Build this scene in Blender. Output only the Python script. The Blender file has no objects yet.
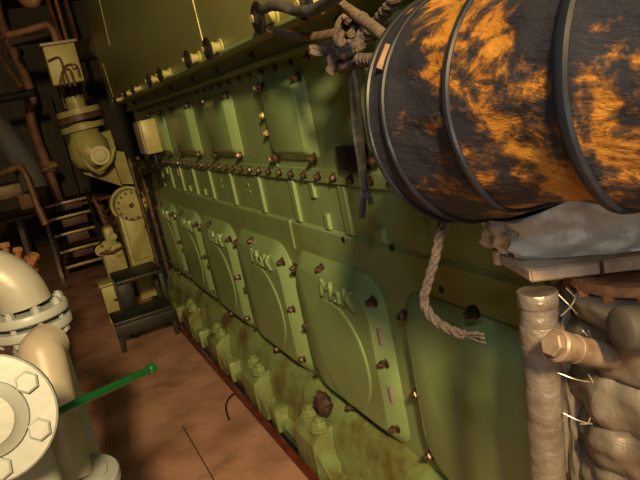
import bpy, bmesh, math, random
from mathutils import Vector, Matrix, noise
random.seed(7)
PI = math.pi
COL = bpy.context.scene.collection

# ------------------------------------------------------------------ camera frame
F = 620.0
_D = Vector((512, 2520, 620)).normalized()
_E = Vector((-298, -92, 620)).normalized()
_E = (_E - _D * _E.dot(_D)).normalized()
_Z = -_D
_Y = _Z.cross(_E)
ROT = Matrix((_E, _Y, _Z))            # world = ROT @ camera(x right, y down, z forward)
CAM = Vector((0, .95, 1.65))


def at(x, y, d):
    """world point seen at pixel (x, y) at distance d along the lens axis"""
    return CAM + ROT @ (Vector((x - 320, y - 240, F)) * (d / F))


def on(x, y, axis, v):
    r = ROT @ Vector((x - 320, y - 240, F))
    return CAM + r * ((v - CAM[axis]) / r[axis])


# ------------------------------------------------------------------ materials
def mat(name, c, rough=.5, metal=0., c2=None, scale=4., detail=6., lo=.4, hi=.6, bump=0., bscale=40., spec=.5, c3=None,
        s3=1.5, lo3=.5, hi3=.7, coat=0., stretch=(1, 1, 1), r2=None):
    m = bpy.data.materials.new(name)
    m.use_nodes = True
    nt = m.node_tree
    N, L = nt.nodes, nt.links
    b = N['Principled BSDF']
    b.inputs['Roughness'].default_value = rough
    b.inputs['Metallic'].default_value = metal
    b.inputs['Specular IOR Level'].default_value = spec
    b.inputs['Coat Weight'].default_value = coat
    b.inputs['Base Color'].default_value = (*c, 1)
    tc = N.new('ShaderNodeTexCoord')
    mp = N.new('ShaderNodeMapping')
    mp.inputs['Scale'].default_value = stretch
    L.new(tc.outputs['Object'], mp.inputs['Vector'])

    def mask(sc, l, h, off=0.):
        n = N.new('ShaderNodeTexNoise')
        n.inputs['Scale'].default_value = sc
        n.inputs['Detail'].default_value = detail
        n.inputs['Roughness'].default_value = .62
        v = mp.outputs[0]
        if off:
            a = N.new('ShaderNodeVectorMath')
            a.operation = 'ADD'
            a.inputs[1].default_value = (off, off * .7, off * 1.3)
            L.new(v, a.inputs[0])
            v = a.outputs[0]
        L.new(v, n.inputs['Vector'])
        r = N.new('ShaderNodeMapRange')
        r.inputs['From Min'].default_value = l
        r.inputs['From Max'].default_value = h
        L.new(n.outputs['Fac'], r.inputs['Value'])
        return r.outputs[0]
    col = None
    if c2:
        mx = N.new('ShaderNodeMix')
        mx.data_type = 'RGBA'
        mx.inputs['A'].default_value = (*c, 1)
        mx.inputs['B'].default_value = (*c2, 1)
        k = mask(scale, lo, hi)
        L.new(k, mx.inputs['Factor'])
        col = mx.outputs['Result']
        if r2 is not None:
            rr = N.new('ShaderNodeMapRange')
            rr.inputs['To Min'].default_value = rough
            rr.inputs['To Max'].default_value = r2
            L.new(k, rr.inputs['Value'])
            L.new(rr.outputs[0], b.inputs['Roughness'])
    if c3:
        mx = N.new('ShaderNodeMix')
        mx.data_type = 'RGBA'
        if col:
            L.new(col, mx.inputs['A'])
        else:
            mx.inputs['A'].default_value = (*c, 1)
        mx.inputs['B'].default_value = (*c3, 1)
        L.new(mask(s3, lo3, hi3, 5.3), mx.inputs['Factor'])
        col = mx.outputs['Result']
    if col:
        L.new(col, b.inputs['Base Color'])
    if bump:
        n = N.new('ShaderNodeTexNoise')
        n.inputs['Scale'].default_value = bscale
        n.inputs['Detail'].default_value = 5
        L.new(mp.outputs[0], n.inputs['Vector'])
        bp = N.new('ShaderNodeBump')
        bp.inputs['Strength'].default_value = bump
        bp.inputs['Distance'].default_value = .01
        L.new(n.outputs['Fac'], bp.inputs['Height'])
        L.new(bp.outputs[0], b.inputs['Normal'])
    return m


M = {}
M['paint'] = mat('engine_paint', (.19, .31, .15), .34, c2=(.17, .235, .09), scale=3, lo=.35, hi=.7, c3=(.15, .095, .03), s3=2.2,
                 lo3=.56, hi3=.82, bump=.12, bscale=14)
M['paint_clean'] = mat('door_paint', (.20, .32, .155), .32, c2=(.18, .26, .11), scale=2.4, lo=.35, hi=.7, c3=(.17, .115, .04), s3=3.1,
                       lo3=.62, hi3=.85, bump=.1, bscale=12)
M['top_paint'] = mat('hot_box_paint', (.23, .29, .115), .42, c2=(.20, .22, .08), scale=1.1, lo=.35, hi=.68, c3=(.3, .17, .05), s3=1.3,
                     lo3=.57, hi3=.75, bump=.06, bscale=10, stretch=(.7, 1, 1.4))
M['base_paint'] = mat('bedplate_paint', (.19, .27, .115), .25, c2=(.10, .072, .022), scale=5, lo=.40, hi=.66, c3=(.07, .04, .015), s3=3,
                      lo3=.58, hi3=.75, bump=.25, bscale=22)
M['equip'] = mat('equipment_paint', (.36, .36, .14), .42, c2=(.25, .22, .08), scale=6, lo=.45, hi=.7, bump=.1)
M['bolt'] = mat('oily_steel', (.16, .11, .075), .32, .55, c2=(.05, .035, .03), scale=60, lo=.4, hi=.6)
M['bolt_paint'] = mat('painted_bolt', (.38, .34, .15), .35, .1, c2=(.2, .14, .06), scale=50, lo=.45, hi=.65)
M['black'] = mat('black_plastic', (.012, .012, .014), .3)
M['blackmetal'] = mat('black_steel', (.018, .02, .017), .42, .2, c2=(.04, .035, .025), scale=12, lo=.5, hi=.7)
M['dark'] = mat('dark_grime', (.03, .028, .025), .7, c2=(.05, .04, .03), scale=5)
M['darkgreen'] = mat('step_paint', (.008, .012, .008), .5, c2=(.018, .018, .012), scale=9, lo=.5, hi=.7)
M['floor'] = mat('floor_plate', (.40, .235, .185), .46, c2=(.24, .125, .09), scale=3.2, lo=.38, hi=.66, c3=(.04, .03, .025), s3=2.6,
                 lo3=.58, hi3=.78, bump=.25, bscale=30, r2=.38)
M['red'] = mat('red_oxide', (.14, .02, .015), .4, c2=(.06, .012, .01), scale=14)
M['room'] = mat('room_paint', (.05, .045, .035), .7, c2=(.025, .022, .02), scale=1.5)
M['pink'] = mat('pink_pipe_paint', (.24, .125, .085), .5, c2=(.15, .075, .045), scale=8, lo=.45, hi=.65)
M['brown'] = mat('brown_grime', (.12, .06, .035), .5, c2=(.05, .03, .02), scale=10)
M['rust'] = mat('rusted_iron', (.30, .13, .045), .7, c2=(.09, .04, .02), scale=18, lo=.4, hi=.6, bump=.5, bscale=60)
M['white'] = mat('white_pipe_paint', (.25, .285, .30), .4, c2=(.21, .23, .22), scale=7, lo=.5, hi=.72, c3=(.36, .25, .15), s3=6, lo3=.66,
                 hi3=.8, bump=.12, bscale=25)
M['cream'] = mat('cream_pipe_paint', (.30, .28, .235), .45, c2=(.24, .205, .16), scale=8, lo=.42, hi=.68, c3=(.22, .14, .08), s3=9, lo3=.63,
                 hi3=.75, bump=.15, bscale=25)
M['handle'] = mat('green_gloss', (.004, .075, .022), .16, coat=.5)
M['rope'] = mat('grey_rope', (.125, .10, .10), .85, c2=(.07, .055, .055), scale=50, lo=.4, hi=.6, bump=.6, bscale=220)
M['cable'] = mat('dirty_cord', (.15, .115, .085), .8, c2=(.09, .065, .05), scale=60, lo=.4, hi=.6, bump=.5, bscale=200)
M['strap'] = mat('dark_strap', (.045, .045, .055), .6, c2=(.1, .095, .1), scale=40, lo=.5, hi=.65, bump=.3, bscale=100)
M['hoop'] = mat('blue_black_tape', (.008, .010, .017), .3, c2=(.018, .019, .025), scale=15, lo=.5, hi=.7, spec=.3)
M['tag'] = mat('copper_coloured_tab', (.13, .065, .035), .6, 0, c2=(.09, .04, .02), scale=40)
M['cloth'] = mat('silver_cloth', (.20, .185, .165), .45, .45, c2=(.11, .09, .07), scale=8, lo=.4, hi=.68, c3=(.16, .11, .07), s3=10,
                 lo3=.6, hi3=.75, bump=.5, bscale=28)
M['foil'] = mat('foil_tape', (.21, .195, .185), .4, .5, c2=(.13, .105, .09), scale=12, lo=.42, hi=.66, c3=(.36, .33, .31), s3=22, lo3=.66,
                hi3=.72, bump=.45, bscale=45, stretch=(1, 1, 1.6))
M['bracket'] = mat('sooty_steel', (.40, .30, .22), .5, .1, c2=(.24, .17, .12), scale=16, lo=.4, hi=.65, bump=.2)
M['wire'] = mat('tie_wire', (.55, .5, .45), .35, .8)
M['grille'] = mat('blue_grey_cloth', (.06, .065, .075), .8, c2=(.035, .035, .04), scale=60)
M['maroon'] = mat('maroon_plate', (.11, .045, .04), .55, c2=(.06, .03, .025), scale=7)
M['oilrag'] = mat('oily_rag', (.05, .028, .02), .7, c2=(.02, .014, .012), scale=20, bump=.5)
M['stub'] = mat('heat_stained_steel', (.22, .165, .125), .5, .2, c2=(.13, .095, .07), scale=22)
M['bag'] = mat('grey_silver_cloth', (.42, .43, .40), .5, .25, c2=(.28, .26, .22), scale=9, lo=.42, hi=.68, c3=(.55, .5, .45), s3=16, lo3=.62, hi3=.72, bump=.6, bscale=26)
M['tail'] = mat('dimmed_rope', (.075, .062, .06), .85, c2=(.045, .036, .035), scale=50, lo=.4, hi=.6, bump=.6, bscale=220)  # grey rope again, colour darkened to offset the hand lamp on the tail
M['elbow'] = mat('aged_white_paint', (.27, .28, .265), .4, c2=(.23, .225, .20), scale=6, lo=.45, hi=.7, c3=(.2, .14, .09), s3=7, lo3=.66, hi3=.78, bump=.1)
M['sticker'] = mat('lilac_sticker', (.24, .205, .20), .6)

# duct cloth: black stretched over orange, ragged soot patches in streaks along the folds
m = bpy.data.materials.new('sooty_orange_cloth')
m.use_nodes = True
nt = m.node_tree
N, L = nt.nodes, nt.links
b = N['Principled BSDF']
b.inputs['Roughness'].default_value = .5
b.inputs['Specular IOR Level'].default_value = .3
tc = N.new('ShaderNodeTexCoord')


def duct_noise(scale, rot, st, dist, detail=8):
    mp = N.new('ShaderNodeMapping')
    mp.inputs['Rotation'].default_value = rot
    mp.inputs['Scale'].default_value = st
    L.new(tc.outputs['Object'], mp.inputs['Vector'])
    n = N.new('ShaderNodeTexNoise')
    n.inputs['Scale'].default_value = scale
    n.inputs['Detail'].default_value = detail
    n.inputs['Roughness'].default_value = .68
    n.inputs['Distortion'].default_value = dist
    L.new(mp.outputs[0], n.inputs['Vector'])
    return n.outputs['Fac']


n1 = duct_noise(11, (0, .5, 0), (1, 1, 1.4), .35, 10)
n2 = duct_noise(2.3, (0, 0, 0), (1, 1, 1), .2, 2)
ad = N.new('ShaderNodeMath')
ad.operation = 'MULTIPLY_ADD'
ad.inputs[1].default_value = .75
L.new(n2, ad.inputs[0])
sx = N.new('ShaderNodeSeparateXYZ')
L.new(tc.outputs['Object'], sx.inputs[0])
gx = N.new('ShaderNodeMath')
gx.operation = 'MULTIPLY_ADD'
gx.inputs[1].default_value = -.18
L.new(sx.outputs['X'], gx.inputs[0])
n3 = duct_noise(34, (0, -.6, 0), (.7, 1, 1.8), .5, 4)
g3 = N.new('ShaderNodeMath')
g3.operation = 'MULTIPLY_ADD'
g3.inputs[1].default_value = .3
L.new(n3, g3.inputs[0])
L.new(n1, g3.inputs[2])
sb = N.new('ShaderNodeMath')
sb.operation = 'SUBTRACT'
sb.inputs[1].default_value = .14
L.new(g3.outputs[0], sb.inputs[0])
L.new(sb.outputs[0], gx.inputs[2])
L.new(gx.outputs[0], ad.inputs[2])
rp = N.new('ShaderNodeValToRGB')
e = rp.color_ramp.elements
e[0].position, e[0].color = .77, (.017, .018, .026, 1)
e[1].position, e[1].color = 1.04, (.32, .165, .03, 1)
k = e.new(.835)
k.color = (.10, .05, .022, 1)
k = e.new(.885)
k.color = (.30, .13, .022, 1)
L.new(ad.outputs[0], rp.inputs['Fac'])
L.new(rp.outputs[0], b.inputs['Base Color'])
bp = N.new('ShaderNodeBump')
bp.inputs['Strength'].default_value = .55
bp.inputs['Distance'].default_value = .02
L.new(duct_noise(9, (0, -.7, 0), (.6, 1, 1.8), .25, 5), bp.inputs['Height'])
L.new(bp.outputs[0], b.inputs['Normal'])
M['duct'] = m

# ------------------------------------------------------------------ object helpers
WLOC = {}


def obj(name, bm, m, parent=None, origin=None, smooth=True, angle=40):
    """link a bmesh built in world coordinates as ONE mesh object"""
    bmesh.ops.recalc_face_normals(bm, faces=bm.faces)
    if origin is None:
        if parent is not None:
            xs = [v.co for v in bm.verts]
            origin = sum(xs, Vector()) / len(xs)
        else:
            xs = [v.co for v in bm.verts]
            origin = Vector((sum(v.x for v in xs) / len(xs), sum(v.y for v in xs) / len(xs), min(v.z for v in xs)))
    origin = Vector(origin)
    bmesh.ops.translate(bm, vec=-origin, verts=bm.verts)
    me = bpy.data.meshes.new(name)
    bm.to_mesh(me)
    bm.free()
    if smooth:
        for p in me.polygons:
            p.use_smooth = True
        me.set_sharp_from_angle(angle=math.radians(angle))
    me.materials.append(M[m])
    o = bpy.data.objects.new(name, me)
    COL.objects.link(o)
    WLOC[o.name] = origin
    if parent is not None:
        o.parent = parent
        o.location = origin - WLOC[parent.name]
    else:
        o.location = origin
    return o


def tag(o, label, cat, group=None, kind=None):
    o['label'] = label
    o['category'] = cat
    if group:
        o['group'] = group
    if kind:
        o['kind'] = kind
    return o


def thing(name, label, cat, loc, group=None):
    o = bpy.data.objects.new(name, None)
    o.empty_display_size = .05
    COL.objects.link(o)
    o.location = loc
    WLOC[o.name] = Vector(loc)
    return tag(o, label, cat, group)


def inst(src, loc, parent, rot=None, scale=None):
    """copy of a mesh object at a world place under a parent"""
    c = src.copy()
    COL.objects.link(c)
    WLOC[c.name] = Vector(loc)
    c.parent = parent
    c.location = Vector(loc) - (WLOC[parent.name] if parent else Vector())
    if rot:
        c.rotation_euler = rot
    if scale:
        c.scale = (scale,) * 3
    return c


def basis(d, up=None):
    d = Vector(d).normalized()
    up = Vector(up) if up is not None else Vector((0, 0, 1))
    if abs(d.dot(up.normalized())) > .98:
        up = Vector((1, 0, 0))
    a = up.cross(d).normalized()
    return a, d.cross(a), d


def add_box(bm, x0, x1, y0, y1, z0, z1, bev=0., M4=None):
    g = bmesh.ops.create_cube(bm, size=1)
    vs = g['verts']
    for v in vs:
        v.co = Vector(((x0 + x1) / 2 + v.co.x * (x1 - x0), (y0 + y1) / 2 + v.co.y * (y1 - y0), (z0 + z1) / 2 + v.co.z * (z1 - z0)))
    if bev:
        es = list({e for v in vs for e in v.link_edges})
        r = bmesh.ops.bevel(bm, geom=es, offset=bev, segments=2, affect='EDGES', profile=.5)
        vs = list({v for f in r['faces'] for v in f.verts} | {v for v in vs if v.is_valid})
    if M4 is not None:
        vs = [v for v in vs if v.is_valid]
        bmesh.ops.transform(bm, matrix=M4, verts=vs)
    return vs


def box(*a, **k):
    bm = bmesh.new()
    add_box(bm, *a, **k)
    return bm


def loft(bm, rings, cap0=True, cap1=True, closed=False):
    """rings: lists of points, same count, joined into a skin"""
    R = [[bm.verts.new(p) for p in r] for r in rings]
    n = len(R[0])
    for i in range(len(R) - (0 if closed else 1)):
        a, c = R[i], R[(i + 1) % len(R)]
        for j in range(n):
            bm.faces.new((a[j], a[(j + 1) % n], c[(j + 1) % n], c[j]))
    if not closed:
        if cap0:
            bm.faces.new(R[0][::-1])
        if cap1:
            bm.faces.new(R[-1])
    return R


def circle(c, a, b_, r, n, ph=0.):
    return [Vector(c) + a * (r * math.cos(2 * PI * i / n + ph)) + b_ * (r * math.sin(2 * PI * i / n + ph)) for i in range(n)]


def lathe(bm, p0, d, prof, n=24, ph=0.):
    """prof: (distance along d, radius)"""
    a, b_, d = basis(d)
    loft(bm, [circle(Vector(p0) + d * t, a, b_, max(r, 1e-4), n, ph) for t, r in prof])


def cyl(bm, p0, p1, r0, r1=None, n=20):
    p0, p1 = Vector(p0), Vector(p1)
    lathe(bm, p0, p1 - p0, [(0, r0), ((p1 - p0).length, r0 if r1 is None else r1)], n)


def spline(pts, k=8):
    """Catmull-Rom through the points"""
    P = [Vector(p) for p in pts]
    P = [P[0] * 2 - P[1]] + P + [P[-1] * 2 - P[-2]]
    out = []
    for i in range(1, len(P) - 2):
        for s in range(k):
            t = s / k
            a, b_, c, d = P[i - 1:i + 3]
            out.append(.5 * (2 * b_ + (c - a) * t + (2 * a - 5 * b_ + 4 * c - d) * t * t + (3 * b_ - a - 3 * c + d) * t ** 3))
    out.append(P[-2].copy())
    return out


def frames(path):
    T = [(path[min(i + 1, len(path) - 1)] - path[max(i - 1, 0)]).normalized() for i in range(len(path))]
    a, b_, _ = basis(T[0])
    out = []
    for t in T:
        a = (a - t * a.dot(t)).normalized()
        out.append((a.copy(), t.cross(a), t))
    return out


def tube(bm, path, r, n=12, rf=None):
    fr = frames(path)
    loft(bm, [circle(p, f[0], f[1], r * (rf(i / (len(path) - 1)) if rf else 1), n) for i, (p, f) in enumerate(zip(path, fr))])


def resample(path, step):
    out = [path[0]]
    acc = 0.
    for p, q in zip(path, path[1:]):
        d = (q - p).length
        while d > 0 and acc + d >= step:
            t = (step - acc) / d
            p = p.lerp(q, t)
            out.append(p.copy())
            d = (q - p).length
            acc = 0.
        acc += d
    return out


def rope(bm, pts, r, pitch=None, strands=3, k=14):
    path = resample(spline(pts, k), r * .45)
    if len(path) < 3:
        return
    fr = frames(path)
    pitch = pitch or r * 6.5
    step = r * .45
    for s in range(strands):
        sp = []
        for i, (p, f) in enumerate(zip(path, fr)):
            w = 2 * PI * (i * step / pitch + s / strands)
            sp.append(p + (f[0] * math.cos(w) + f[1] * math.sin(w)) * (r * .5))
        tube(bm, sp, r * .52, 7)


def prism(bm, outline, y0, y1, inset=0.):
    """outline in (x, z); raised plate from y0 to y1 whose rim is chamfered inward by inset"""
    cx = sum(p[0] for p in outline) / len(outline)
    cz = sum(p[1] for p in outline) / len(outline)
    rings = [[Vector((x, y0, z)) for x, z in outline]]
    if inset:
        w = max(p[0] for p in outline) - min(p[0] for p in outline)
        h = max(p[1] for p in outline) - min(p[1] for p in outline)
        for t, q in ((.0, .12), (.05, .2), (.96, .98), (1., 1.)):
            sx, sz = 1 - 2 * inset * t / w, 1 - 2 * inset * t / h
            rings.append([Vector((cx + (x - cx) * sx, y0 + (y1 - y0) * q, cz + (z - cz) * sz)) for x, z in outline])
    else:
        rings.append([Vector((x, y1, z)) for x, z in outline])
    loft(bm, rings)


def rrect(x0, x1, z0, z1, r, n=7):
    out = []
    rr = r if isinstance(r, (list, tuple)) else [r] * 4
    for (cx, cz, q), a0 in zip(((x1, z1, rr[0]), (x0, z1, rr[1]), (x0, z0, rr[2]), (x1, z0, rr[3])), (0, 90, 180, 270)):
        ox, oz = cx + (-q if cx == x1 else q), cz + (-q if cz == z1 else q)
        for i in range(n):
            t = math.radians(a0 + 90 * i / (n - 1))
            out.append((ox + q * math.cos(t), oz + q * math.sin(t)))
    return out


def blob(bm, c, rx, ry, rz, amp=.1, freq=3., seed=0., Mx=None, power=2., sub=4):
    """superellipsoid lump with cloth-like wrinkles"""
    g = bmesh.ops.create_icosphere(bm, subdivisions=sub, radius=1)
    for v in g['verts']:
        d = v.co.normalized()
        s = (abs(d.x) ** power + abs(d.y) ** power + abs(d.z) ** power) ** (-1 / power)
        p = d * s
        q = 1 + amp * noise.fractal(p * freq + Vector((seed, seed, 0)), 1., 2., 3)
        p = Vector((p.x * rx, p.y * ry, p.z * rz)) * q
        if Mx is not None:
            p = Mx @ p
        v.co = Vector(c) + p


def hexbolt(r, h, stud=.6):
    """hex head on a washer with a stud end, standing along +Y from the origin"""
    bm = bmesh.new()
    lathe(bm, (0, 0, 0), (0, 1, 0), [(0, r * 1.45), (h * .22, r * 1.45), (h * .22, r * .9)], 16)
    lathe(bm, (0, h * .2, 0), (0, 1, 0), [(0, r), (h * .68, r), (h * .8, r * .86)], 6, .3)
    lathe(bm, (0, h * .95, 0), (0, 1, 0), [(0, r * stud), (h * .45, r * stud), (h * .52, r * stud * .7)], 10)
    return bm


def structure(name, bm, m):
    o = obj(name, bm, m)
    o['kind'] = 'structure'
    return o


# ------------------------------------------------------------------ room shell
structure('floor', box(-2.6, 12, .23, 3.4, -.04, 0), 'floor')
structure('ceiling', box(-2.6, 12, -1.9, 3.4, 3.9, 4.0), 'room')
structure('wall_left', box(-2.6, 12, 3.4, 3.5, -.04, 3.9), 'room')
structure('wall_right', box(-2.6, 12, -2.0, -1.9, -.04, 3.9), 'room')
structure('wall_far', box(12, 12.1, -1.9, 3.4, -.04, 3.9), 'room')
structure('wall_back', box(-2.7, -2.6, -1.9, 3.4, -.04, 3.9), 'room')
structure('trim_1', box(-2.6, 5.9, .197, .229, -.06, .022, bev=.003), 'red')
for i, y in enumerate((.584,)):
    structure('trim_2', box(-1.0, 3.27, y - .003, y + .003, .0005, .003), 'dark')

# ------------------------------------------------------------------ the engine
X0, X1 = -1.6, 5.72
eng = thing('marine_diesel_engine', 'long green marine diesel engine with rows of bolted doors filling the wall side', 'engine', (2, -.45, 0))
bm = bmesh.new()


def xprofile(bm, prof, x0, x1):
    loft(bm, [[Vector((x0, y, z)) for y, z in prof], [Vector((x1, y, z)) for y, z in prof]])


xprofile(bm, [(-.9, 0), (.03, 0), (.03, .30), (0, .315), (0, 1.11), (-.013, 1.123), (-.013, 1.305), (0, 1.312), (.004, 1.313), (.004, 1.362),
              (0, 1.365), (0, 1.785), (.04, 1.787), (.04, 1.85), (-.9, 1.85)], X0, X1)
# mullions between the shallow pockets, and small cast steps
xr = [-1.2, -.75, -.3, .15, .6, 1.05, 1.5, 1.96, 2.42, 2.84, 3.29, 3.72, 4.12, 4.5, 4.85, 5.2, 5.5]
for x in xr:
    prism(bm, [(x - .045, 1.12), (x + .012, 1.12), (x + .012, 1.31), (x - .045, 1.31)], -.03, .001, .007)
for x, z0, z1 in ((2.2, 1.24, 1.31), (2.12, 1.12, 1.19), (3.9, 1.13, 1.18), (4.3, 1.13, 1.18), (4.55, 1.23, 1.29), (4.95, 1.23, 1.29), (1.72, 1.12, 1.18)):
    prism(bm, [(x - .02, z0), (x + .02, z0), (x + .02, z1), (x - .02, z1)], -.03, .0, .006)
# small cast marks in two of the pockets
for x in (3.02, 3.5):
    for dz in (0, .035):
        prism(bm, [(x - .03, 1.205 + dz), (x + .03, 1.205 + dz), (x + .03, 1.225 + dz), (x - .03, 1.225 + dz)], -.016, -.009, .004)
# vertical joint
add_box(bm, 2.50, 2.525, -.01, .006, .99, 1.12)
add_box(bm, 2.49, 2.515, -.01, .008, 1.365, 1.785)
obj('engine_block', bm, 'paint', eng)
# thin ledge under the hot box flange
bm = bmesh.new()
add_box(bm, X0, X1, .0, .058, 1.776, 1.792, bev=.003)
obj('ledge', bm, 'paint', eng)

# bedplate with sloping shoulder, lugs and gussets
bm = bmesh.new()
xprofile(bm, [(-.2, .0), (.168, .0), (.168, .05), (.125, .075), (.095, .20), (.055, .285), (.0, .322), (-.2, .322)], X0, X1 + .02)
LUGX = [-.8, 0, .56, 1.6, 2.41, 3.18, 3.92, 4.66]
for x in LUGX:
    w = .115
    loft(bm, [[Vector((x - w, .0, 0)), Vector((x - w, .192, 0)), Vector((x - w, .192, .17)), Vector((x - w, .15, .205)), Vector((x - w, .0, .25))],
              [Vector((x + w, .0, 0)), Vector((x + w, .192, 0)), Vector((x + w, .192, .17)), Vector((x + w, .15, .205)), Vector((x + w, .0, .25))]])
    # sloping gusset on the near side of the lug
    loft(bm, [[Vector((x - w - .10, .02, 0)), Vector((x - w - .10, .188, 0)), Vector((x - w - .10, .17, .03)), Vector((x - w - .10, .02, .235))],
              [Vector((x - w, .02, 0)), Vector((x - w, .19, 0)), Vector((x - w, .185, .15)), Vector((x - w, .02, .25))]])
    # square post between the lugs
    add_box(bm, x + .38, x + .47, .06, .188, 0, .128, bev=.008)
bmesh.ops.bevel(bm, geom=[e for e in bm.edges if e.calc_length() < .5], offset=.004, segments=2, affect='EDGES')
obj('bedplate', bm, 'base_paint', eng)

studbm = bmesh.new()
lathe(studbm, (0, 0, 0), (0, 0, 1), [(0, .048), (.012, .048), (.012, .04)], 20)
lathe(studbm, (0, 0, .012), (0, 0, 1), [(0, .036), (.024, .036), (.028, .032)], 6)
lathe(studbm, (0, 0, .036), (0, 0, 1), [(0, .021), (.02, .021), (.023, .016)], 14)
first = None
for x in LUGX:
    for dx, dy in ((.06, .112), (-.07, .125)):
        p = (x + dx, dy, .212)
        if first is None:
            first = obj('lug_nut', studbm, 'base_paint', eng, origin=(0, 0, 0))
            first.location = Vector(p) - WLOC[eng.name]
        else:
            inst(first, p, eng)

bm = bmesh.new()
p = on(319, 405, 1, .12)
blob(bm, (p.x, .1, p.z), .055, .035, .05, .3, 2.2, 4., None, 2.2, 3)
tag(obj('oily_rag', bm, 'oilrag'), 'dark brown oily rag lump behind the nearest pair of lug nuts', 'rag')

# hot box: the upper casing that overhangs the flange
bm = bmesh.new()
add_box(bm, X0, X1 + .1, -.9, .16, 1.85, 3.25, bev=.006)
hot = obj('upper_casing', bm, 'top_paint', eng)
for p0, p1 in (((187, -24), (203, 41)), ((103, 64), (114, 99)), ((99, -2), (110, 46)), ((118, -30), (121, -8))):
    a_, b_ = on(*p0, 1, .16), on(*p1, 1, .16)
    bm = bmesh.new()
    cyl(bm, a_, b_, .0045, n=8)
    obj('weld_seam', bm, 'bolt_paint', eng)
# bottom flange strip of the casing
bm = bmesh.new()
add_box(bm, X0, X1 + .1, .15, .17, 1.848, 1.86, bev=.003)
obj('casing_edge', bm, 'paint', eng)

# shared bolts
B_DOOR = hexbolt(.015, .028)
proto = {}


def bolt(key, p, parent, r=.015, h=.028, m='bolt', name='bolt'):
    if key not in proto:
        o = obj(name, hexbolt(r, h), m, parent, origin=(0, 0, 0))
        o.location = Vector(p) - WLOC[parent.name]
        proto[key] = o
        return o
    return inst(proto[key], p, parent, rot=(0, random.uniform(0, 1.), 0))


x = .3
while x < 5.65:
    bolt('seam', (x, .004, 1.338), eng, .0115, .015, 'bolt_paint' if x > 2.2 else 'bolt', 'seam_bolt')
    x += .128
for x in [.45, .75, 1.05, 1.35, 1.65, 1.95, 2.41, 2.92, 3.37, 3.92, 4.4, 4.9, 5.3]:
    bolt('flange', (x, .04, 1.825), eng, .011, .016, 'bolt', 'flange_bolt')
x = .5
while x < 5.6:
    bolt('ledge', (x, .0, 1.757), eng, .0095, .012, 'bolt_paint' if x > 3 else 'bolt', 'ledge_bolt')
    x += .15
for z in (1.70, 1.585, 1.51, 1.40):
    bolt('joint', (2.50, .008, z), eng, .0135, .02, 'bolt_paint', 'joint_bolt')

# ---- crankcase doors with raised lettering
font = bpy.data.curves.new('maker_text', 'FONT')
font.body = 'MaK'
font.size = .108
font.extrude = .011
font.offset = -.0006
font.bevel_depth = .0008
font.shear = .12
font.space_character = 1.12
tmp = bpy.data.objects.new('maker_text', font)
COL.objects.link(tmp)
dg = bpy.context.evaluated_depsgraph_get()
text_me = bpy.data.meshes.new_from_object(tmp.evaluated_get(dg))
bpy.data.objects.remove(tmp)
for v in text_me.vertices:
    v.co = Vector((-v.co.x * 1.32, v.co.z, v.co.y))         # reads along -X, faces +Y
text_me.flip_normals()
text_me.materials.append(M['paint_clean'])
tw = max(v.co.x for v in text_me.vertices) - min(v.co.x for v in text_me.vertices)

DOORS = [(.93, .70, False), (1.76, .74, True), (2.59, .74, True), (3.40, .71, True), (4.16, .70, True), (4.92, .68, True)]
TOP = .052
for xr_, w, txt in DOORS:
    xl = xr_ + w
    bm = bmesh.new()
    prism(bm, rrect(xr_, xl, .335, .995, [.1, .13, .075, .16]), -.002, TOP, .06)
    d = obj('crankcase_door', bm, 'paint_clean', eng, angle=22)
    cx = (xr_ + xl) / 2 + .0
    bm = bmesh.new()
    if txt:
        lathe(bm, (cx - .02, TOP - .004, .622), (0, 1, 0), [(0, .229), (.006, .226), (.0105, .219)], 56)
    if txt:
        obj('raised_disc', bm, 'paint_clean', d, angle=22)
        t = bpy.data.objects.new('lettering', text_me)
        COL.objects.link(t)
        t.parent = d
        t.location = Vector((cx + .05, TOP + .002, .862)) - WLOC[d.name]
        t['label'] = 'raised maker lettering'
    for x, z in ((xr_ + .035, .915), (xr_ + .035, .68), (xr_ + .04, .42), (xl - .03, .915), (xl - .03, .64), (xl - .05, .42)) + (((cx + .05, .965), (cx + .03, .36)) if txt else ()):
        bolt('door', (x, .026, z), d, .0145, .024)
    if xr_ == 1.76:
        obj('sticker', box(xr_ + .022, xr_ + .05, .022, .038, .755, .815), 'sticker', d)
        obj('sticker', box(xr_ + .022, xr_ + .05, .022, .038, .53, .59), 'sticker', d)

# ---- camshaft covers above the seam
for x0, x1 in ((.35, .80), (1.2, 1.66), (2.06, 2.46), (2.92, 3.36), (3.69, 4.2), (4.52, 4.95)):
    bm = bmesh.new()
    prism(bm, rrect(x0, x1, 1.395, 1.712, .03, 4), -.002, .04, .04)
    d = obj('camshaft_cover', bm, 'paint_clean', eng, angle=22)
    for x, z in ((x0 + .02, 1.41), (x1 - .02, 1.41), (x0 + .02, 1.70), (x1 - .02, 1.70)):
        bolt('cover', (x, .012, z), d, .0145, .024)

# bare holes and a plug in the side of the block
for x, z in ((2.0, 1.10), (1.66, 1.12), (1.42, 1.03)):
    bm = bmesh.new()
    lathe(bm, (x, -.004, z), (0, 1, 0), [(0, .012), (.006, .012), (.006, .008)], 14)
    obj('bolt_hole', bm, 'black', eng)
bm = bmesh.new()
p = on(472, 313, 1, .055)
lathe(bm, (p.x, .045, p.z), (0, 1, 0), [(0, .02), (.012, .02), (.014, .014), (.03, .012)], 10)
obj('drain_plug', bm, 'blackmetal', eng)
bm = bmesh.new()
add_box(bm, 1.70, 1.87, -.002, .03, 1.372, 1.452, bev=.004)
obj('cover_plate', bm, 'black', eng)['label'] = 'black rectangular plate'

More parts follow.
